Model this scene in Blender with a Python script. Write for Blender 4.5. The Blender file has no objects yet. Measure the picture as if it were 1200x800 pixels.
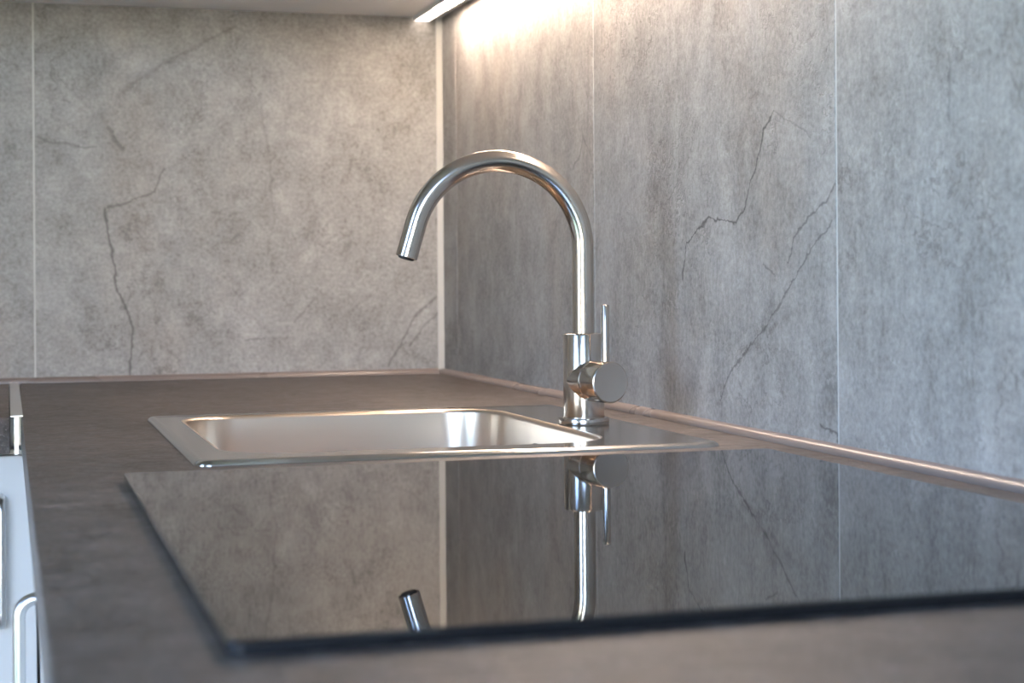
import bpy, bmesh, math, random
from mathutils import Vector, Matrix
random.seed(7)
SC = bpy.context.scene
COL = SC.collection

# ------------------------------------------------------------------ camera
F_PX, VP, YAW, ROLL = 1991.76, 328.63, 0.28896, 0.0075
cam_d = bpy.data.cameras.new('camera')
cam = bpy.data.objects.new('camera', cam_d); COL.objects.link(cam)
cam_d.sensor_fit = 'HORIZONTAL'; cam_d.sensor_width = 36.0
cam_d.lens = F_PX * 36.0 / 1200.0
cam_d.shift_y = (VP - 400.0) / 1200.0
cam_d.clip_start = 0.02
cam.matrix_world = (Matrix.Translation((-0.61385, -2.42217, 0.13553))
                    @ Matrix.Rotation(-YAW, 4, 'Z') @ Matrix.Rotation(math.pi/2, 4, 'X')
                    @ Matrix.Rotation(-ROLL, 4, 'Z'))
cam_d.dof.use_dof = True
cam_d.dof.focus_distance = 1.55
cam_d.dof.aperture_fstop = 9.5
SC.camera = cam

# ------------------------------------------------------------------ world: soft daylight sky
W = bpy.data.worlds.new('daylight_sky'); SC.world = W; W.use_nodes = True
wn = W.node_tree; wn.nodes.clear()
sky = wn.nodes.new('ShaderNodeTexSky'); sky.sky_type = 'NISHITA'
sky.sun_disc = False; sky.sun_elevation = math.radians(38); sky.sun_rotation = math.radians(150)
sky.air_density = 1.0; sky.dust_density = 0.6; sky.ozone_density = 2.5
hs = wn.nodes.new('ShaderNodeHueSaturation'); hs.inputs['Saturation'].default_value = 1.08
bg = wn.nodes.new('ShaderNodeBackground'); bg.inputs['Strength'].default_value = 1.3
wo = wn.nodes.new('ShaderNodeOutputWorld')
tint = wn.nodes.new('ShaderNodeMix'); tint.data_type = 'RGBA'; tint.blend_type = 'MULTIPLY'; tint.inputs[0].default_value = 1.0
tint.inputs[7].default_value = (.97, .93, .98, 1)
wn.links.new(sky.outputs[0], hs.inputs['Color']); wn.links.new(hs.outputs[0], tint.inputs[6]); wn.links.new(tint.outputs[2], bg.inputs['Color'])
wn.links.new(bg.outputs[0], wo.inputs['Surface'])

sun_d = bpy.data.lights.new('sun', 'SUN'); sun_d.energy = 4.0; sun_d.color = (1.0, .95, .88); sun_d.angle = .01
sun = bpy.data.objects.new('sun', sun_d); COL.objects.link(sun)      # stands behind the house, lights the garden only
sun.rotation_euler = (0, math.radians(48), math.radians(-20))
vs = SC.view_settings
vs.view_transform = 'Standard'; vs.look = 'None'; vs.gamma = 1.0; vs.use_curve_mapping = False
vs.exposure = 1.57

# room extents
XL, YF, ZF, ZC = -1.95, -3.5, -0.90, 1.62
WY0, WY1, WZ0, WZ1 = -3.10, -1.55, -0.84, 1.32         # window opening in the left wall
pl = bpy.data.lights.new('window_portal', 'AREA'); pl.shape = 'RECTANGLE'
pl.size = WY1 - WY0; pl.size_y = WZ1 - WZ0; pl.cycles.is_portal = True
po = bpy.data.objects.new('window_portal', pl); COL.objects.link(po)
po.matrix_world = Matrix.Translation((XL - 0.02, (WY0+WY1)/2, (WZ0+WZ1)/2)) @ Matrix.Rotation(math.pi/2, 4, 'Z') @ Matrix.Rotation(math.pi/2, 4, 'X') @ Matrix.Rotation(math.pi, 4, 'Y')

VX0, VX1, VZ0, VZ1 = -1.80, -.72, -.84, 1.32           # opening for an unseen garden door, added to brighten end wall and fronts
pl = bpy.data.lights.new('added_door_portal', 'AREA'); pl.shape = 'RECTANGLE'
pl.size = VX1 - VX0; pl.size_y = VZ1 - VZ0; pl.cycles.is_portal = True
po = bpy.data.objects.new('added_door_portal', pl); COL.objects.link(po)
po.matrix_world = Matrix.Translation(((VX0+VX1)/2, YF - 0.02, (VZ0+VZ1)/2)) @ Matrix.Rotation(math.pi/2, 4, 'X')

# ------------------------------------------------------------------ node helpers
class NT:
    def __init__(s, name):
        s.m = bpy.data.materials.new(name); s.m.use_nodes = True
        s.t = s.m.node_tree; s.t.nodes.clear()
        s.out = s.t.nodes.new('ShaderNodeOutputMaterial')
        s.b = s.t.nodes.new('ShaderNodeBsdfPrincipled')
        s.t.links.new(s.b.outputs[0], s.out.inputs[0])
    def put(s, sock, v):
        if hasattr(v, 'is_linked'): s.t.links.new(v, sock)
        else: sock.default_value = v
    def set(s, **kw):
        for k, v in kw.items(): s.put(s.b.inputs[k.replace('_', ' ')], v)
    def math(s, op, a, b=0.0, c=0.0, clamp=False):
        n = s.t.nodes.new('ShaderNodeMath'); n.operation = op; n.use_clamp = clamp
        s.put(n.inputs[0], a); s.put(n.inputs[1], b); s.put(n.inputs[2], c); return n.outputs[0]
    def vec(s, op, a, b=(0, 0, 0), sc=None):
        n = s.t.nodes.new('ShaderNodeVectorMath'); n.operation = op
        s.put(n.inputs[0], a); s.put(n.inputs[1], b)
        if sc is not None: s.put(n.inputs[3], sc)
        return n.outputs[1] if op in ('DOT_PRODUCT', 'DISTANCE', 'LENGTH') else n.outputs[0]
    def pos(s):
        return s.t.nodes.new('ShaderNodeNewGeometry').outputs['Position']
    def obj(s):
        return s.t.nodes.new('ShaderNodeTexCoord').outputs['Object']
    def noise(s, v, scale, detail=4, rough=.55, dist=0.0, color=False):
        n = s.t.nodes.new('ShaderNodeTexNoise'); s.put(n.inputs['Vector'], v)
        n.inputs['Scale'].default_value = scale; n.inputs['Detail'].default_value = detail
        n.inputs['Roughness'].default_value = rough; n.inputs['Distortion'].default_value = dist
        return n.outputs['Color' if color else 'Fac']
    def ramp(s, f, stops, interp='LINEAR'):
        n = s.t.nodes.new('ShaderNodeValToRGB'); s.put(n.inputs[0], f); n.color_ramp.interpolation = interp
        e = n.color_ramp.elements
        while len(e) < len(stops): e.new(.5)
        for el, (p, c) in zip(e, stops):
            el.position = p; el.color = (c, c, c, 1) if not hasattr(c, '__len__') else (*c, 1)
        return n.outputs[0]
    def mix(s, f, a, b, mode='MIX'):
        n = s.t.nodes.new('ShaderNodeMix'); n.data_type = 'RGBA'; n.blend_type = mode
        s.put(n.inputs[0], f)
        for sk, v in ((n.inputs[6], a), (n.inputs[7], b)):
            s.put(sk, v if hasattr(v, 'is_linked') else (*v, 1))
        return n.outputs[2]
    def maprange(s, v, a, b, c, d, smooth=True):
        n = s.t.nodes.new('ShaderNodeMapRange'); n.interpolation_type = 'SMOOTHSTEP' if smooth else 'LINEAR'
        s.put(n.inputs[0], v)
        for i, x in enumerate((a, b, c, d)): s.put(n.inputs[i+1], x)
        return n.outputs[0]
    def bump(s, h, strength, distance):
        n = s.t.nodes.new('ShaderNodeBump'); n.inputs['Strength'].default_value = strength
        n.inputs['Distance'].default_value = distance; s.put(n.inputs['Height'], h)
        s.t.links.new(n.outputs[0], s.b.inputs['Normal'])

# ------------------------------------------------------------------ stone-look tile material
def tile_material(name, axis, off, cracks, warm=0.0):
    """axis 0: wall plane runs along x, axis 1: along y.  cracks: (points, width, strength)"""
    n = NT(name)
    p0 = n.pos()
    p = n.vec('ADD', p0, off)
    # broad clouding, slate-like ridges and fine grain
    big = n.noise(p, 3.5, 4, .55, .6)
    mid = n.noise(p, 19, 10, .74, .5)
    stretch = n.vec('MULTIPLY', p, (30, 30, 9) if axis else (26, 26, 22))
    streak = n.noise(stretch, 1.0, 6, .65, .4)
    fine = n.noise(p, 190, 5, .7)
    warp = n.vec('ADD', p, n.vec('SCALE', n.vec('SUBTRACT', n.noise(p, 7, 5, .6, color=True), (.5, .5, .5)), sc=.28))
    rid = n.noise(warp, 11, 8, .6)
    ridge = n.math('ABSOLUTE', n.math('SUBTRACT', rid, .5))
    vein = n.maprange(ridge, 0.0, .022, 1.0, 0.0)
    veinmask = n.maprange(n.noise(p, 6, 3), .46, .62, 0.0, 1.0)
    vein = n.math('MULTIPLY', vein, veinmask)
    t = n.math('ADD', n.math('MULTIPLY', big, .22), n.math('MULTIPLY', mid, .50))
    t = n.math('ADD', t, n.math('MULTIPLY', streak, .28))
    t = n.math('ADD', t, n.math('MULTIPLY', n.math('SUBTRACT', fine, .5), .60))
    col = n.ramp(t, [(.36, (.185, .174, .162)), (.46, (.270, .256, .240)), (.56, (.340, .324, .305)), (.68, (.42, .402, .380))])
    # brownish clouding that belongs to the print
    br = n.maprange(n.noise(n.vec('MULTIPLY', p, (6, 6, 2.2)), 1.0, 4), .50, .72, 0.0, .38 + warm)
    col = n.mix(br, col, n.mix(1.0, col, (1.05, .93, .84), 'MULTIPLY'))
    lightvein = n.maprange(n.math('ABSOLUTE', n.math('SUBTRACT', n.noise(warp, 7.3, 6, .6), .47)), 0, .012, .30, 0)
    lightvein = n.math('MULTIPLY', lightvein, n.maprange(n.noise(p, 9, 2), .48, .62, 0, 1))
    col = n.mix(lightvein, col, (.55, .53, .50))
    col = n.mix(n.math('MULTIPLY', vein, .46), col, (.10, .093, .086))
    # drawn cracks
    sep = n.t.nodes.new('ShaderNodeSeparateXYZ'); n.t.links.new(p0, sep.inputs[0])
    cmb = n.t.nodes.new('ShaderNodeCombineXYZ')
    n.t.links.new(sep.outputs[1 if axis else 0], cmb.inputs[0]); n.t.links.new(sep.outputs[2], cmb.inputs[1])
    w1 = n.vec('SCALE', n.vec('SUBTRACT', n.noise(p, 34, 3, .6, color=True), (.5, .5, .5)), sc=.013)
    w2 = n.vec('SCALE', n.vec('SUBTRACT', n.noise(p, 190, 2, .6, color=True), (.5, .5, .5)), sc=.005)
    q = n.vec('MULTIPLY', n.vec('ADD', n.vec('ADD', cmb.outputs[0], w1), w2), (1, 1, 0))
    total = None
    widen = n.maprange(n.noise(p, 45, 2), .3, .7, .35, 1.5, False)
    for pts, wid, strength in cracks:
        dmin = None
        for a, b in zip(pts[:-1], pts[1:]):
            ba = (b[0]-a[0], b[1]-a[1], 0); l2 = ba[0]**2 + ba[1]**2
            pa = n.vec('SUBTRACT', q, (a[0], a[1], 0))
            h = n.math('MULTIPLY', n.vec('DOT_PRODUCT', pa, ba), 1.0/l2, clamp=True)
            d = n.vec('DISTANCE', pa, n.vec('SCALE', ba, sc=h))
            dmin = d if dmin is None else n.math('MINIMUM', dmin, d)
        m = n.maprange(dmin, 0.0, n.math('MULTIPLY', widen, wid), strength, 0.0)
        total = m if total is None else n.math('MAXIMUM', total, m)
    if total is not None:
        col = n.mix(total, col, (.055, .050, .047))
    h = n.math('ADD', n.math('MULTIPLY', mid, .9), n.math('MULTIPLY', fine, .22))
    h = n.math('ADD', h, n.math('MULTIPLY', rid, .5))
    h = n.math('SUBTRACT', h, n.math('MULTIPLY', vein, .25))
    n.bump(h, .40, .0022)
    n.set(Base_Color=col, Roughness=n.maprange(fine, .3, .7, .48, .68, False))
    n.b.inputs['Specular IOR Level'].default_value = .35
    return n.m

def simple(name, col, rough=.5, metal=0.0, var=.06, scale=40, bump=0.0, spec=.5):
    n = NT(name); p = n.obj()
    f = n.noise(p, scale, 4)
    c = n.mix(f, tuple(x*(1-var) for x in col), tuple(min(1, x*(1+var)) for x in col))
    n.set(Base_Color=c, Metallic=metal, Roughness=n.maprange(f, .3, .7, rough*.92, rough*1.08, False))
    n.b.inputs['Specular IOR Level'].default_value = spec
    if bump: n.bump(f, bump, .001)
    return n.m

def steel(name, col, rough, stretch, aniso=0.0, strength=.06):
    n = NT(name); p = n.obj()
    s = n.noise(n.vec('MULTIPLY', p, stretch), 1.0, 5, .7)
    g = n.noise(p, 9, 3)
    c = n.mix(s, tuple(x*.98 for x in col), tuple(min(1, x*1.02) for x in col))
    n.set(Base_Color=c, Metallic=1.0)
    r = n.math('ADD', n.maprange(s, .3, .7, rough*.96, rough*1.04, False), n.math('MULTIPLY', n.math('SUBTRACT', g, .5), .03))
    n.set(Roughness=r, Anisotropic=aniso)
    return n.m

def laminate():
    n = NT('worktop_laminate'); p = n.pos()
    sp = n.noise(p, 300, 3, .6)
    cl = n.noise(p, 28, 6, .65, .5)
    big = n.noise(p, 6, 4, .6)
    blot = n.noise(p, 62, 6, .72, .3)
    t = n.math('ADD', n.math('MULTIPLY', cl, .30), n.math('MULTIPLY', big, .20))
    t = n.math('ADD', t, n.math('MULTIPLY', blot, .50))
    c = n.ramp(t, [(.39, (.022, .017, .015)), (.47, (.056, .044, .039)), (.54, (.090, .072, .064)), (.62, (.20, .165, .147))])
    c = n.mix(n.maprange(sp, .58, .70, 0, .7), c, (.30, .265, .245))
    c = n.mix(n.maprange(sp, .42, .30, 0, .5), c, (.025, .022, .021))
    hgt = n.math('ADD', n.math('MULTIPLY', sp, .5), n.math('MULTIPLY', blot, .9))
    n.bump(hgt, 1.0, .0022)
    n.set(Base_Color=c, Roughness=n.maprange(blot, .35, .65, .34, .52, False))
    n.b.inputs['Specular IOR Level'].default_value = .5
    return n.m

M = {}
M['laminate'] = laminate()
M['steel'] = steel('brushed_tap_steel', (.57, .51, .455), .17, (20, 20, 120), 0.0, .03)
M['steel_h'] = steel('brushed_handle_steel', (.57, .51, .455), .19, (60, 60, 60), 0.0, .03)
M['sink'] = steel('brushed_sink_steel', (.52, .49, .46), .17, (30, 400, 30), 0.0, .006)
M['sink_bowl'] = steel('brushed_bowl_steel', (.66, .55, .45), .30, (12, 12, 90), 0.0, .0)  # beige tint puts the warm lamplight inside the bowl into its colour
M['dark'] = simple('dark_rubber', (.012, .012, .012), .6)
M['white'] = simple('white_satin_lacquer', (.60, .60, .60), .32, var=.015, scale=8)
M['white_under'] = simple('white_melamine', (.78, .77, .76), .42, var=.02, scale=6)
M['handle'] = steel('satin_nickel', (.62, .61, .60), .28, (20, 20, 20), 0, .0)
M['strip'] = simple('taupe_sealing_strip', (.20, .158, .136), .28, var=.03, scale=3)
M['silicone'] = simple('pale_silicone', (.60, .57, .52), .38, var=.05, scale=30)
M['grout'] = simple('pale_grout', (.52, .50, .47), .8, var=.08, scale=200)
M['alu'] = steel('aluminium_profile', (.78, .76, .73), .36, (40, 900, 40))
M['paint'] = simple('matt_wall_paint', (.56, .52, .475), .85, var=.02, scale=10)
M['floor'] = simple('grey_vinyl_floor', (.26, .215, .175), .45, var=.12, scale=14)
M['frame'] = simple('white_window_frame', (.82, .82, .82), .35, var=.01)
M['grass'] = simple('lawn', (.20, .27, .13), .9, var=.3, scale=3)

g = NT('black_glass_ceramic')
gp = g.pos(); gs = g.noise(gp, 22, 5, .6)
g.set(Base_Color=g.mix(g.noise(gp, 600, 2), (.006, .006, .007), (.012, .012, .013)), Roughness=g.maprange(gs, .35, .7, .012, .035, False))
g.b.inputs['IOR'].default_value = 1.58
M['glass_black'] = g.m

g = NT('clear_pane')
tr = g.t.nodes.new('ShaderNodeBsdfTransparent'); gl = g.t.nodes.new('ShaderNodeBsdfGlossy'); fr = g.t.nodes.new('ShaderNodeFresnel')
gl.inputs['Roughness'].default_value = 0.0; tr.inputs[0].default_value = (.96, .96, .96, 1)
mx = g.t.nodes.new('ShaderNodeMixShader')
g.t.links.new(fr.outputs[0], mx.inputs[0]); g.t.links.new(tr.outputs[0], mx.inputs[1]); g.t.links.new(gl.outputs[0], mx.inputs[2])
g.t.links.new(mx.outputs[0], g.out.inputs[0]); M['pane'] = g.m

g = NT('led_diffuser')
g.set(Base_Color=(.9, .88, .84, 1), Emission_Color=(1.0, .78, .63, 1), Emission_Strength=30.0)
M['led'] = g.m
g = NT('led_diffuser_end')
g.set(Base_Color=(.9, .88, .84, 1), Emission_Color=(1.0, .86, .74, 1), Emission_Strength=2.2)
M['led_end'] = g.m

# ------------------------------------------------------------------ mesh helpers
def mesh_obj(name, bm, mat, parent=None, smooth=None):
    bmesh.ops.recalc_face_normals(bm, faces=bm.faces)
    if smooth is not None:
        for f in bm.faces: f.smooth = len(f.verts) < 20
        for e in bm.edges:
            e.smooth = not (len(e.link_faces) == 2 and e.calc_face_angle(0) > math.radians(smooth))
    me = bpy.data.meshes.new(name); bm.to_mesh(me); bm.free()
    o = bpy.data.objects.new(name, me); COL.objects.link(o)
    if mat is not None: me.materials.append(M[mat] if isinstance(mat, str) else mat)
    if parent is not None: o.parent = parent
    return o
def box_bm(lo, hi, bevel=0.0, seg=2, bm=None):
    b = bm or bmesh.new()
    r = bmesh.ops.create_cube(b, size=1.0)
    vsx = r['verts']
    for v in vsx:
        v.co = Vector([(lo[i]+hi[i])/2 + v.co[i]*(hi[i]-lo[i]) for i in range(3)])
    if bevel:
        es = list({e for v in vsx for e in v.link_edges})
        bmesh.ops.bevel(b, geom=es, offset=bevel, segments=seg, affect='EDGES', profile=.5)
    return b
def box(name, lo, hi, mat, parent=None, bevel=0.0, seg=2):
    return mesh_obj(name, box_bm(lo, hi, bevel, seg), mat, parent, 40 if bevel else None)
def boxes(name, lst, mat, parent=None, bevel=0.0):
    b = bmesh.new()
    for lo, hi in lst: box_bm(lo, hi, bevel, 2, b)
    return mesh_obj(name, b, mat, parent, 40 if bevel else None)
def lathe(bm, prof, seg=64, mat=None):
    """prof: (radius, height) along local z; radius 0 closes"""
    mat = mat or Matrix.Identity(4)
    rings = []
    for r, h in prof:
        if r == 0: rings.append([bm.verts.new(mat @ Vector((0, 0, h)))])
        else: rings.append([bm.verts.new(mat @ Vector((r*math.cos(2*math.pi*i/seg), r*math.sin(2*math.pi*i/seg), h))) for i in range(seg)])
    for a, b in zip(rings[:-1], rings[1:]):
        for i in range(seg):
            j = (i+1) % seg
            if len(a) == 1: bm.faces.new((a[0], b[i], b[j]))
            elif len(b) == 1: bm.faces.new((a[i], a[j], b[0]))
            else: bm.faces.new((a[i], a[j], b[j], b[i]))
    return bm
def sweep(bm, pts, rad, seg=40, cap=True, up=None):
    pts = [Vector(p) for p in pts]; n = len(pts)
    rads = rad if hasattr(rad, '__len__') else [rad]*n
    T = [(pts[min(i+1, n-1)] - pts[max(i-1, 0)]).normalized() for i in range(n)]
    u = (up or Vector((0, 0, 1)))
    if abs(u.dot(T[0])) > .95: u = Vector((1, 0, 0))
    u = (u - T[0]*u.dot(T[0])).normalized(); rings = []
    for i in range(n):
        u = (u - T[i]*u.dot(T[i])).normalized(); w = T[i].cross(u)
        rings.append([bm.verts.new(pts[i] + rads[i]*(u*math.cos(2*math.pi*k/seg) + w*math.sin(2*math.pi*k/seg))) for k in range(seg)])
    for a, b in zip(rings[:-1], rings[1:]):
        for k in range(seg): bm.faces.new((a[k], a[(k+1) % seg], b[(k+1) % seg], b[k]))
    if cap: bm.faces.new(rings[0][::-1]); bm.faces.new(rings[-1])
    return bm
def prism(bm, prof, a, b, axis):
    """extrude a 2-D profile (list of 2-tuples) from a to b along axis 'x' or 'y'; prof = (other horizontal, z)"""
    mk = (lambda t, c: Vector((t, c[0], c[1]))) if axis == 'x' else (lambda t, c: Vector((c[0], t, c[1])))
    A = [bm.verts.new(mk(a, c)) for c in prof]; B = [bm.verts.new(mk(b, c)) for c in prof]
    n = len(prof)
    for i in range(n): bm.faces.new((A[i], A[(i+1) % n], B[(i+1) % n], B[i]))
    bm.faces.new(A[::-1]); bm.faces.new(B)
    return bm
def empty(name, loc=(0, 0, 0)):
    e = bpy.data.objects.new(name, None); COL.objects.link(e); e.location = loc; e.empty_display_size = .05
    return e
def adopt(parent, *kids):
    """parent at a location, children modelled in world coordinates"""
    bpy.context.view_layer.update()
    for k in kids:
        k.parent = parent; k.matrix_parent_inverse = Matrix.Translation(parent.location).inverted()
def tag(o, label=None, cat=None, group=None, kind=None):
    if label: o['label'] = label
    if cat: o['category'] = cat
    if group: o['group'] = group
    if kind: o['kind'] = kind
    return o
def structure(o, label=None): return tag(o, label, None, None, 'structure')

# ------------------------------------------------------------------ room shell
TT = .008                       # tile thickness; tile faces lie on x=0 and y=0
UB = .5217                      # underside of the wall cabinets
structure(box('floor', (XL-.15, YF-.15, ZF-.1), (.158, .158, ZF), 'floor'), 'grey vinyl kitchen floor')
structure(box('ceiling', (XL-.15, YF-.15, ZC), (.158, .158, ZC+.1), 'paint'), 'matt white kitchen ceiling')
wall_right = structure(box('wall_right', (TT, YF, ZF), (.158, .158, ZC), 'paint'), 'wall behind the tap clad in stone-look tiles')
wall_back = structure(box('wall_back', (XL, TT, ZF), (TT, .158, ZC), 'paint'), 'end wall of the kitchen clad in stone-look tiles')
structure(boxes('wall_front', [((XL-.15, YF-.15, ZF), (.158, YF, VZ0)), ((XL-.15, YF-.15, VZ1), (.158, YF, ZC)),
                    ((XL-.15, YF-.15, VZ0), (VX0, YF, VZ1)), ((VX1, YF-.15, VZ0), (.158, YF, VZ1))], 'paint'), 'painted wall with an added garden door opposite the tiled end wall')
structure(boxes('wall_left', [((XL-.15, YF, ZF), (XL, .158, WZ0)), ((XL-.15, YF, WZ1), (XL, .158, ZC)),
                    ((XL-.15, YF, WZ0), (XL, WY0, WZ1)), ((XL-.15, WY1, WZ0), (XL, .158, WZ1))], 'paint'), 'painted wall with the wide kitchen window')
win = structure(empty('window_1', (XL-.08, (WY0+WY1)/2, WZ0)), 'wide two-pane kitchen window with white frame')
wf = [((XL-.11, WY0, WZ0), (XL-.05, WY1, WZ0+.06)), ((XL-.11, WY0, WZ1-.06), (XL-.05, WY1, WZ1)),
      ((XL-.11, WY0, WZ0), (XL-.05, WY0+.06, WZ1)), ((XL-.11, WY1-.06, WZ0), (XL-.05, WY1, WZ1))]
th = (WY1-WY0)/2
for k in (1,): wf.append(((XL-.11, WY0+k*th-.06, WZ0), (XL-.05, WY0+k*th+.06, WZ1)))
kids = [boxes('window_frame', wf, 'frame')]
for k in range(2):
    kids.append(box('pane', (XL-.084, WY0+k*th+.05, WZ0+.05), (XL-.080, WY0+(k+1)*th-.05, WZ1-.05), 'pane'))
kids.append(box('window_sill', (XL-.05, WY0, WZ0-.03), (XL+.14, WY1, WZ0), 'frame'))
adopt(win, *kids)
dor = structure(empty('added_door_1', ((VX0+VX1)/2, YF-.08, VZ0)), 'unseen glazed garden door with white frame, added to let in daylight')
df = [((VX0, YF-.11, VZ0), (VX1, YF-.05, VZ0+.07)), ((VX0, YF-.11, VZ1-.07), (VX1, YF-.05, VZ1)),
      ((VX0, YF-.11, VZ0+.07), (VX0+.07, YF-.05, VZ1-.07)), ((VX1-.07, YF-.11, VZ0+.07), (VX1, YF-.05, VZ1-.07))]
adopt(dor, boxes('added_door_frame', df, 'frame'), box('pane', (VX0+.06, YF-.084, VZ0+.06), (VX1-.06, YF-.080, VZ1-.06), 'pane'))
structure(box('ground', (-30, -25, ZF-.35), (12, 20, ZF-.30), 'grass'), 'lawn around the house')

# ------------------------------------------------------------------ wall tiles and grout
C = {'C1': [(-0.4836, 0.2365), (-0.4787, 0.2021), (-0.4709, 0.1677), (-0.4671, 0.1273), (-0.4528, 0.0928), (-0.4449, 0.0724), (-0.4479, 0.0451), (-0.4522, 0.0071)],
 'C2': [(-0.4009, 0.2954), (-0.4148, 0.2642), (-0.4517, 0.2485), (-0.4784, 0.24)],
 'C3': [(-0.3001, 0.498), (-0.3417, 0.4756), (-0.4029, 0.4425), (-0.4639, 0.3968)],
 'C4': [(-0.4776, 0.352), (-0.4713, 0.3361), (-0.4578, 0.3221)],
 'C5': [(-0.0089, 0.1121), (-0.0387, 0.0874), (-0.0613, 0.0516), (-0.08, 0.0134)],
 'C5b': [(-0.0026, 0.0945), (-0.0273, 0.0723), (-0.0506, 0.0415)],
 'C6': [(-0.1908, 0.1102), (-0.2194, 0.0788)],
 'C7': [(-0.573, 0.3368), (-0.5504, 0.329), (-0.491, 0.3252)],
 'C8': [(-0.2902, 0.0555), (-0.2623, 0.0575)],
 'C9': [(-0.2659, 0.3918), (-0.2577, 0.3433), (-0.2509, 0.2826), (-0.2465, 0.2192)],
 'D1': [(-1.1262, 0.2745), (-1.1062, 0.2624), (-1.0998, 0.2452), (-1.0814, 0.221), (-1.0658, 0.196), (-1.0494, 0.185), (-0.9903, 0.1926), (-0.9328, 0.1678), (-0.9247, 0.134)],
 'D2': [(-1.1262, 0.2745), (-1.1574, 0.2628), (-1.195, 0.2475)],
 'D3': [(-1.235, 0.2063), (-1.1939, 0.1858), (-1.1615, 0.1676), (-1.1534, 0.1482)],
 'D4': [(-1.2294, 0.1798), (-1.1828, 0.1527), (-1.1497, 0.1238), (-1.097, 0.088), (-1.0276, 0.0488), (-1.0102, 0.0264)],
 'D5': [(-1.1042, 0.1488), (-1.1273, 0.1386)],
 'st': [(-0.8716, 0.2167), (-0.8767, 0.1333), (-0.8608, 0.02)],
 'E1': [(-1.4012, 0.2872), (-1.4024, 0.2656), (-1.4005, 0.2426)],
 'E2': [(-1.4787, 0.257), (-1.4879, 0.2399)],
 'A1': [(-0.6595, 0.3864), (-0.6517, 0.2934), (-0.6555, 0.2087)],
 'A2': [(-0.6373, 0.2946), (-0.628, 0.2763), (-0.6039, 0.2637)],
 'A3': [(-0.6373, 0.2946), (-0.6626, 0.2691)],
 'F': [(-1.2081, 0.0185), (-1.2339, 0.016), (-1.2366, 0.0077)]}
GAP = .0013
TZ0, TZ1 = 0.0, .60
def tile(wall, axis, a, b, mat):
    if axis == 0: lo, hi = (a+GAP, 0, TZ0), (b-GAP, TT, TZ1)
    else: lo, hi = (0, a+GAP, TZ0), (TT, b-GAP, TZ1)
    o = mesh_obj('tile', box_bm(lo, hi, .0006, 1), mat, None, 40)
    o.parent = wall
    return o
def grout(wall, axis, t):
    if axis == 0: o = box('grout', (t-GAP, .0006, TZ0), (t+GAP, TT, TZ1), 'grout')
    else: o = box('grout', (.0006, t-GAP, TZ0), (TT, t+GAP, TZ1), 'grout')
    o.parent = wall
back_lines = [-1.777, -1.177, -.577, -.001]
mb_main = tile_material('stone_tile_end_wall', 0, (0.0, 0, 0), [
    (C['C1'], .0030, .68), (C['C2'], .0028, .50), (C['C3'], .0060, .30), (C['C4'], .0060, .45), (C['C5'], .0032, .5),
    (C['C5b'], .0026, .45), (C['C6'], .0030, .35), (C['C7'], .0030, .4), (C['C8'], .0024, .5), (C['C9'], .0030, .22)])
mb_side = tile_material('stone_tile_end_wall_plain', 0, (3.1, 0, 1.7), [])
for a, b in zip(back_lines[:-1], back_lines[1:]):
    tile(wall_back, 0, a, b, mb_main if b > -.1 else mb_side)
for t in back_lines[:-1]: grout(wall_back, 0, t)
right_lines = [-3.04, -2.44, -1.839, -1.2371, -.6735, -.0848, -.001]
mats = {-.6735: tile_material('stone_tile_behind_tap', 1, (0, 5.3, .4), [(C['A1'], .006, .22), (C['A2'], .0028, .45), (C['A3'], .0028, .4)], .15),
        -1.2371: tile_material('stone_tile_cracked', 1, (0, 9.1, 2.2), [(C['D1'], .0019, .85), (C['D2'], .0022, .35), (C['D3'], .0017, .65), (C['D4'], .0018, .62),
                 (C['D5'], .0018, .5), (C['st'], .016, .05), (C['F'], .0016, .7)], .1),
        -1.839: tile_material('stone_tile_beside_hob', 1, (0, 2.7, 7.9), [(C['E1'], .0035, .35), (C['E2'], .0035, .35)])}
m_plain = tile_material('stone_tile_plain', 1, (0, 1.3, 4.4), [])
for a, b in zip(right_lines[:-1], right_lines[1:]):
    tile(wall_right, 1, a, b, mats.get(a, m_plain))
for t in right_lines[:-1]: grout(wall_right, 1, t)

# corner silicone joint
b = bmesh.new()
prof = [(0, 0)] + [(-.0072*math.cos(t) , -.0072*math.sin(t)) for t in [math.pi/2*i/6 for i in range(7)]]
prof = [(.0, .0), (-.0075, .0), (-.0058, -.0018), (-.0036, -.0036), (-.0018, -.0058), (.0, -.0075)]
A = [b.verts.new((x, y, .006)) for x, y in prof]; Bv = [b.verts.new((x, y, UB)) for x, y in prof]
for i in range(len(prof)):
    j = (i+1) % len(prof); b.faces.new((A[i], A[j], Bv[j], Bv[i]))
b.faces.new(A[::-1]); b.faces.new(Bv)
structure(mesh_obj('trim_1', b, 'silicone', None, 50), 'pale silicone joint filling the corner between the tiled walls')
# sealing strips on the worktop along both walls
sp = [(-.0001, .0001), (-.0085, .0001), (-.0085, .0022), (-.0075, .0044), (-.0055, .0062), (-.003, .0072), (-.0001, .0076)]
b = prism(bmesh.new(), sp, -3.02, 0.0, 'y')
structure(mesh_obj('trim_2', b, 'strip', None, 50), 'taupe sealing strip along the wall behind the tap')
b = prism(bmesh.new(), sp, -1.8, -.0085, 'x')
structure(mesh_obj('trim_3', b, 'strip', None, 50), 'taupe sealing strip along the end wall')

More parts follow.
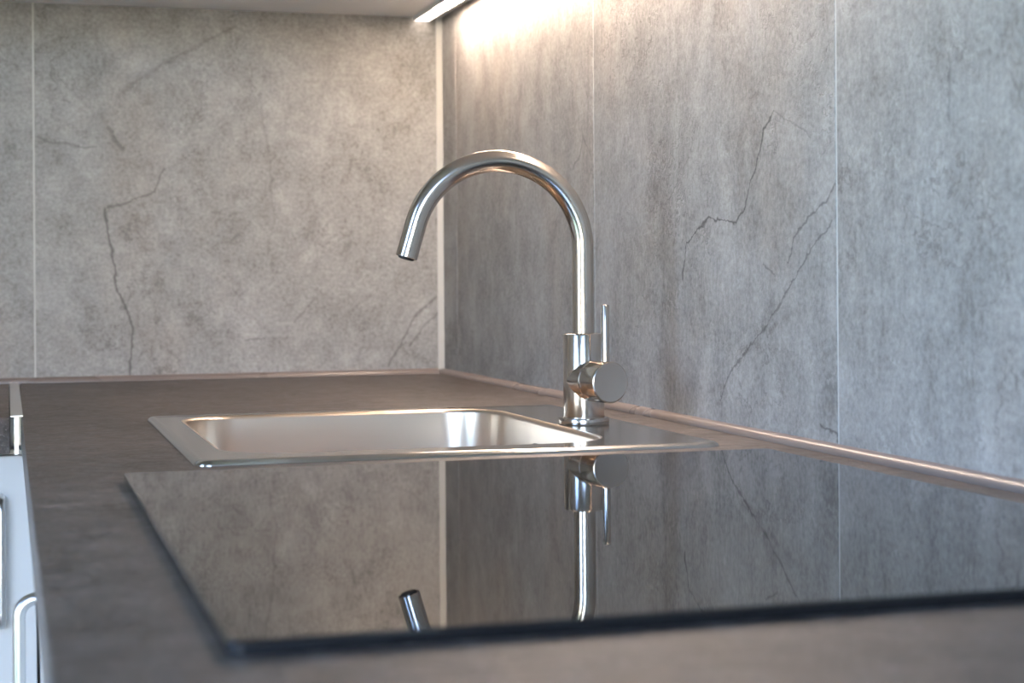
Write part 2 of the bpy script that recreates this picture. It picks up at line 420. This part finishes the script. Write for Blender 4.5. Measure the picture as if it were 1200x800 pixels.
# ------------------------------------------------------------------ worktops
WT = .038
SX0, SX1, SY0, SY1 = -.4823, -.0599, -1.1566, -.7054       # sink outline
HX0, HX1, HY0, HY1 = -.463, -.124, -1.120, -.713           # cut-out for the bowl
b = bmesh.new()
xs = [-.6, HX0, HX1, 0.0]; ys = [-3.02, HY0, HY1, 0.0]
grid = {}
for k, z in enumerate((0.0, -WT)):
    for i, x in enumerate(xs):
        for j, y in enumerate(ys): grid[i, j, k] = b.verts.new((x, y, z))
for i in range(3):
    for j in range(3):
        if (i, j) == (1, 1): continue
        for k in (0, 1):
            b.faces.new([grid[i, j, k], grid[i+1, j, k], grid[i+1, j+1, k], grid[i, j+1, k]])
for i in range(3):
    for j in (0, 3): b.faces.new([grid[i, j, 0], grid[i+1, j, 0], grid[i+1, j, 1], grid[i, j, 1]])
    for x in (0, 3): b.faces.new([grid[x, i, 0], grid[x, i+1, 0], grid[x, i+1, 1], grid[x, i, 1]])
for (p, q) in (((1, 1), (2, 1)), ((2, 1), (2, 2)), ((2, 2), (1, 2)), ((1, 2), (1, 1))):
    b.faces.new([grid[p[0], p[1], 0], grid[q[0], q[1], 0], grid[q[0], q[1], 1], grid[p[0], p[1], 1]])
es = [e for e in b.edges if all(abs(v.co.x + .6) < 1e-5 and abs(v.co.z) < 1e-5 for v in e.verts)]
bmesh.ops.bevel(b, geom=es, offset=.003, segments=3, affect='EDGES')
tag(mesh_obj('worktop', b, 'laminate', None, 40), 'dark brown-grey speckled laminate worktop holding the sink and black hob', 'worktop')
tag(box('worktop', (-1.8, -.61, -WT), (-.6115, 0, 0), 'laminate', None, .002), 'dark laminate worktop running along the end wall beside the metal joint', 'worktop')
tag(boxes('joint_strip', [((-.6113, -.6120, .0000), (-.5990, -.0088, .0012)), ((-.6075, -.6130, -WT), (-.6035, -.6060, .0010)), ((-.6110, -.5200, -WT), (-.6004, -.02, 0.0))], 'alu', None),
    'pale aluminium strip covering the joint between the two worktops', 'strip')

# ------------------------------------------------------------------ sink
def rrect(x0, x1, y0, y1, r, n=10):
    pts = []
    for cx, cy, a0 in ((x1-r, y1-r, 0), (x0+r, y1-r, 90), (x0+r, y0+r, 180), (x1-r, y0+r, 270)):
        for i in range(n+1):
            a = math.radians(a0 + 90*i/n); pts.append((cx + r*math.cos(a), cy + r*math.sin(a)))
    return pts
def loops_mesh(bm, loops, cap=False):
    rings = [[bm.verts.new((x, y, z)) for x, y in pts] for pts, z in loops]
    for a, c in zip(rings[:-1], rings[1:]):
        n = len(a)
        for i in range(n): bm.faces.new((a[i], a[(i+1) % n], c[(i+1) % n], c[i]))
    if cap: bm.faces.new(rings[-1])
    return bm
def outer(d, r): return rrect(SX0+d, SX1-d, SY0+d, SY1-d, max(r-d, .001))
MX0, MX1, MY0, MY1, MR = -.4505, -.1365, -1.1085, -.7255, .052
def mouth(d): return rrect(MX0+d, MX1-d, MY0+d, MY1-d, MR-d if MR-d > .002 else .002)
SZ = .0036
sink = empty('kitchen_sink', ((SX0+SX1)/2, (SY0+SY1)/2, 0))
b = loops_mesh(bmesh.new(), [(outer(.0, .013), 0.0), (outer(.0, .013), .0008), (outer(.0012, .013), .0024), (outer(.0030, .013), .0038), (outer(.0048, .013), .0043),
                             (outer(.0062, .013), .0042), (outer(.0080, .013), SZ), (outer(.0088, .013), SZ), (mouth(-.0055), SZ), (mouth(-.0045), SZ)])
rim = mesh_obj('rim', b, 'sink', None, 60)
rim['label'] = 'flat brushed steel ledge around the bowl'
R = .0045; lp = []
for i in range(7):
    a = math.pi/2*i/6; lp.append((mouth(-R + R*math.sin(a)), SZ - R*(1-math.cos(a))))
for i in range(1, 9): lp.append((mouth(.0010*i), SZ - R - .016*i))
zb = SZ - R - .128; rf = .034
for i in range(1, 8):
    a = math.pi/2*i/7; lp.append((mouth(.008 + rf*(1-math.cos(a))), zb - rf*math.sin(a)))
b = loops_mesh(bmesh.new(), lp)
last = [v for v in b.verts][-44:]
dcx, dcy, dz = (MX0+MX1)/2, (MY0+MY1)/2, zb - rf - .004
ring = [b.verts.new((dcx + .045*math.cos(math.atan2(v.co.y-dcy, v.co.x-dcx)), dcy + .045*math.sin(math.atan2(v.co.y-dcy, v.co.x-dcx)), dz)) for v in last]
for i in range(44): b.faces.new((last[i], last[(i+1) % 44], ring[(i+1) % 44], ring[i]))
bowl = mesh_obj('bowl', b, 'sink_bowl', None, 60)
b = lathe(bmesh.new(), [(.050, dz+.0008), (.046, dz+.002), (.040, dz), (.036, dz-.006), (.012, dz-.008), (0, dz-.008)], 48, Matrix.Translation((dcx, dcy, 0)))
drain = mesh_obj('drain', b, 'sink', None, 40)
b = lathe(bmesh.new(), [(.030, dz-.002), (.030, dz), (.026, dz+.003), (.008, dz+.004), (.007, dz+.012), (0, dz+.013)], 32, Matrix.Translation((dcx, dcy, 0)))
strainer = mesh_obj('strainer', b, 'steel', None, 40)
# small overflow slot on the bowl side towards the tap
ow = MX1 - .0015
b = bmesh.new()
sweep(b, [(ow-.0012, -.898, -.0235), (ow+.004, -.898, -.0235)], .006, 20)
for v in b.verts: v.co.y = -.898 + (v.co.y + .898)*2.2
overflow = mesh_obj('overflow', b, 'dark', None, 40)
adopt(sink, rim, bowl, drain, overflow)
strainer.parent = drain
tag(sink, 'single-bowl brushed stainless steel sink set into the dark worktop', 'sink')

# ------------------------------------------------------------------ tap
FX, FY, FZ = -.1075, -.9470, SZ
tap = empty('kitchen_tap', (FX, FY, FZ))
T0 = Matrix.Translation((FX, FY, 0))
b = lathe(bmesh.new(), [(0, FZ), (.0228, FZ), (.0233, FZ+.0008), (.0233, FZ+.0052), (.0226, FZ+.0064), (.0192, FZ+.0068), (.0192, FZ+.0075)], 72, T0)
flange = mesh_obj('base_flange', b, 'steel', None, 35)
BR, BT = .0187, .0868
b = lathe(bmesh.new(), [(.0186, FZ+.0072), (BR, FZ+.0082), (BR, BT-.0018), (BR-.0006, BT-.0006), (BR-.0018, BT), (.0106, BT), (0, BT)], 72, T0)
body = mesh_obj('body', b, 'steel', None, 35)
TR = .0099; AR = .0785; AZ = .1655
sd = Vector((-.995, .095, 0)).normalized()
base = Vector((FX, FY, 0))
pts = [base + Vector((0, 0, z)) for z in [BT-.003 + (AZ-BT+.003)*i/12 for i in range(13)]]
EA = math.radians(163.5)
for i in range(1, 49):
    a = EA*i/48; pts.append(base + sd*(AR - AR*math.cos(a)) + Vector((0, 0, AZ + AR*math.sin(a))))
tdir = (sd*math.sin(EA) + Vector((0, 0, math.cos(EA)))).normalized()
end = pts[-1]
for i in range(1, 7): pts.append(end + tdir*(.0315*i/6))
b = sweep(bmesh.new(), pts, TR, 56, False, up=Vector((0, 1, 0)))
bmesh.ops.holes_fill(b, edges=[e for e in b.edges if e.is_boundary][:0])
# turned-in lip at the outlet
tip = pts[-1]
u1 = Vector((0, 1, 0)); u1 = (u1 - tdir*u1.dot(tdir)).normalized(); u2 = tdir.cross(u1)
Mt = Matrix(((u1.x, u2.x, tdir.x, tip.x), (u1.y, u2.y, tdir.y, tip.y), (u1.z, u2.z, tdir.z, tip.z), (0, 0, 0, 1)))
lathe(b, [(TR, -.0002), (TR, .0004), (TR-.0008, .0008), (TR-.0014, .0004), (TR-.0014, -.006)], 56, Mt)
spout = mesh_obj('spout', b, 'steel', None, 35)
b = lathe(bmesh.new(), [(TR-.0015, -.006), (TR-.0015, -.0012), (TR-.0030, .0022), (TR-.0050, .0026), (0, .0022)], 32, Mt)
aerator = mesh_obj('aerator', b, 'dark', None, 35)
# mixer cartridge housing and handle cap: a horizontal cylinder
ax = Vector((.170, -.985, 0)).normalized(); HZ = .0440; HR = .0186
side = Vector((0, 0, 1)).cross(ax)
Mh = Matrix(((side.x, 0, ax.x, FX), (side.y, 0, ax.y, FY), (0, 1, ax.z, HZ), (0, 0, 0, 1)))
b = lathe(bmesh.new(), [(0, .002), (HR, .002), (HR, .0235), (HR-.0007, .0241), (HR-.0020, .0241)], 72, Mh)
housing = mesh_obj('cartridge_housing', b, 'steel_h', None, 35)
b = lathe(bmesh.new(), [(HR-.0020, .0235), (HR-.0018, .0249), (HR-.0007, .0249), (HR, .0256), (HR, .0484), (HR-.0006, .0495), (HR-.0016, .0500), (HR-.0022, .0499), (0, .0499)], 72, Mh)
cap = mesh_obj('handle_cap', b, 'steel_h', None, 30)
lb = base + ax*.0410
b = bmesh.new(); zt, zl, lr = .1132, HZ + HR - .002, .0036
lathe(b, [(lr, zl), (lr, zt-.0008), (lr-.0003, zt-.0003), (lr-.0009, zt), (0, zt)], 36, Matrix.Translation((lb.x, lb.y, 0)))
lever = mesh_obj('lever', b, 'steel', None, 35)
adopt(tap, flange, body, spout, housing, cap)
aerator.parent = spout; lever.parent = cap
tag(tap, 'brushed stainless steel tap with high curved spout and side lever', 'tap')

# ------------------------------------------------------------------ hob
KX0, KX1, KY0, KY1, KT = -.5385, -.0566, -1.8049, -1.2320, .0060
hob = empty('glass_hob', ((KX0+KX1)/2, (KY0+KY1)/2, 0))
def kr(d): return rrect(KX0+d, KX1-d, KY0+d, KY1-d, .006-d, 6)
b = loops_mesh(bmesh.new(), [(kr(.0015), .0), (kr(.0), .0006), (kr(.0), KT-.0012), (kr(.0005), KT-.0004), (kr(.0014), KT)], True)
plate = mesh_obj('glass_plate', b, 'glass_black', None, 30)
adopt(hob, plate)
tag(hob, 'flat black glass ceramic hob lying on the worktop in front of the sink', 'hob')

# ------------------------------------------------------------------ base cabinets
def bow_handle(p, out, L=.128, r=.0045, d=.030):
    """vertical bow handle: p = lower fixing on the door face, out = direction away from the door"""
    o = Vector(out); P = Vector(p); c = .012; pts = [P + o*-.001]
    def arc(cn, a0, a1, flip):
        for i in range(9):
            a = math.radians(a0 + (a1-a0)*i/8)
            pts.append(cn + o*c*math.cos(a) + Vector((0, 0, c*math.sin(a))))
    arc(P + o*(d-c) + Vector((0, 0, c)), -90, 0, False)
    arc(P + o*(d-c) + Vector((0, 0, L-c)), 0, 90, True)
    pts.append(P + o*-.001 + Vector((0, 0, L)))
    bm = sweep(bmesh.new(), pts, r, 20, True, up=Vector((o.y, -o.x, 0)))
    return mesh_obj('handle', bm, 'handle', None, 50)
PT = .016
def base_unit(label, axis, a, b_, front, handles, group=None, drawers=False):
    """axis 'y': run along the right wall, front faces -x; axis 'x': run along the end wall, front faces -y"""
    z0, z1, fd = ZF+.10, -WT, .019
    def bx(name, lo, hi, mat, bev=0.0):     # lo/hi given as (along, depth, z), depth grows to the wall
        if axis == 'y': L, H = (lo[1], lo[0], lo[2]), (hi[1], hi[0], hi[2])
        else: L, H = lo, hi
        return ((L, H), name, mat, bev)
    back = -.02
    e = empty('base_cabinet', ((front+back)/2, (a+b_)/2, ZF) if axis == 'y' else ((a+b_)/2, (front+back)/2, ZF))
    f1 = front + fd
    panels = [((a, f1, z0), (a+PT, back, z1)), ((b_-PT, f1, z0), (b_, back, z1)), ((a+PT, f1, z0), (b_-PT, back, z0+PT)),
              ((a+PT, back-.006, z0+PT), (b_-PT, back, z1)), ((a+PT, f1, z1-.06), (b_-PT, f1+PT, z1))]
    conv = (lambda p: (p[1], p[0], p[2])) if axis == 'y' else (lambda p: p)
    kids = [boxes('carcass', [(conv(l), conv(h)) for l, h in panels], 'white')]
    kids.append(box('plinth', conv((a, front+.06, ZF)), conv((b_, front+.076, z0)), 'white'))
    g2 = .0015
    segs = [(z0, z1-.004)]
    for q0, q1 in segs:
        dr = mesh_obj('door', box_bm(conv((a+g2, front, q0)), conv((b_-g2, f1-.0005, q1)), .0012, 2), 'white', None, 40)
        kids.append(dr)
        for hp in handles:
            P = (front, hp[0], hp[1]) if axis == 'y' else (hp[0], front, hp[1])
            h = bow_handle(P, (-1, 0, 0) if axis == 'y' else (0, -1, 0)); h.parent = dr
    adopt(e, *kids)
    tag(e, label, 'cabinet', group)
    return e
FR = -.5775
base_unit('white base cabinet under the sink with vertical bow handle', 'y', -1.235, -.640, FR, [(-1.195, -.083-.128)], 'base cabinets below the worktops')
base_unit('white base cabinet under the black hob', 'y', -1.835, -1.237, FR, [(-1.795, -.211)], 'base cabinets below the worktops')
base_unit('white base cabinet next to the one under the hob', 'y', -2.435, -1.837, FR, [(-2.395, -.211)], 'base cabinets below the worktops')
base_unit('white base cabinet at the free end of the worktop', 'y', -3.018, -2.437, FR, [(-2.98, -.211)], 'base cabinets below the worktops')
base_unit('white base cabinet below the end wall worktop with handle beside the inner corner', 'x', -1.185, -.585, -.588, [(-.6215, -.083-.130)], 'base cabinets below the worktops')
base_unit('white base cabinet farthest along the end wall from the sink', 'x', -1.79, -1.187, -.588, [(-1.225, -.213)], 'base cabinets below the worktops')
tag(box('corner_filler', (-.5835, -.638, ZF+.10), (-.566, -.5695, -WT), 'white', None, .001), 'narrow white filler post in the inner corner of the cabinets', 'filler')

# ------------------------------------------------------------------ wall cabinets, continuous underside panel and lamp
CD = .35
b = bmesh.new()
L6 = [(0.0, 0.0), (-1.8, 0.0), (-1.8, -CD), (-CD, -CD), (-CD, -3.02), (0.0, -3.02)]
A = [b.verts.new((x, y, UB)) for x, y in L6]; Bv = [b.verts.new((x, y, UB+.016)) for x, y in L6]
for i in range(6): b.faces.new((A[i], A[(i+1) % 6], Bv[(i+1) % 6], Bv[i]))
b.faces.new(A[::-1]); b.faces.new(Bv)
tag(mesh_obj('cabinet_underside_panel', b, 'white_under', None), 'white L-shaped panel closing the underside of the wall cabinets', 'panel')
def wall_unit(label, axis, a, b_):
    z0, z1 = UB+.016, UB+.74
    conv = (lambda p: (p[1], p[0], p[2])) if axis == 'y' else (lambda p: p)
    e = empty('wall_cabinet', (-.18, (a+b_)/2, z0) if axis == 'y' else ((a+b_)/2, -.18, z0))
    f = -CD; f1 = f + .019; bk = -.001
    panels = [((a, f1, z0), (a+PT, bk, z1)), ((b_-PT, f1, z0), (b_, bk, z1)), ((a+PT, f1, z0), (b_-PT, bk, z0+PT)),
              ((a+PT, f1, z1-PT), (b_-PT, bk, z1)), ((a+PT, bk-.006, z0+PT), (b_-PT, bk, z1-PT))]
    kids = [boxes('carcass', [(conv(l), conv(h)) for l, h in panels], 'white')]
    d = mesh_obj('door', box_bm(conv((a+.0015, f, z0+.002)), conv((b_-.0015, f1-.0005, z1)), .0012, 2), 'white', None, 40)
    kids.append(d)
    P = (f, a+.04, z0+.05) if axis == 'y' else (a+.04, f, z0+.05)
    h = bow_handle(P, (-1, 0, 0) if axis == 'y' else (0, -1, 0)); h.parent = d
    adopt(e, *kids); tag(e, label, 'cabinet', 'wall cabinets above the worktops')
wall_unit('white wall cabinet in the corner above the tap', 'y', -.96, -.36)
wall_unit('white wall cabinet above the black hob', 'y', -1.99, -.962-.43)
wall_unit('white wall cabinet above the free end of the worktop', 'y', -2.6, -1.992)
wall_unit('narrow white wall cabinet above the front of the sink', 'y', -1.390, -.962)
wall_unit('white wall cabinet above the end wall worktop', 'x', -.97, -.37)
wall_unit('white wall cabinet on the end wall farthest from the tap', 'x', -1.572, -.972)

LY0, LY1 = -1.28, -.004
lamp = empty('under_cabinet_lamp', (-.030, (LY0+LY1)/2, UB))
HB = UB-.0064
kids = [boxes('lamp_housing', [((-.0425, LY0, HB), (-.0405, LY1, UB)), ((-.0195, LY0, HB), (-.0175, LY1, UB)), ((-.0405, LY0, UB-.0016), (-.0195, LY1, UB)), ((-.0405, LY0, HB), (-.0195, LY0+.002, UB-.0016))], 'white_under'),
        box('diffuser', (-.0404, LY0+.0022, UB-.0060), (-.0196, -.115, UB-.0018), 'led'),
        box('diffuser_end', (-.0404, -.1148, UB-.0060), (-.0196, LY1-.0005, UB-.0018), 'led_end')]
adopt(lamp, *kids)
tag(lamp, 'slim lit white light bar under the wall cabinets near the corner', 'lamp')
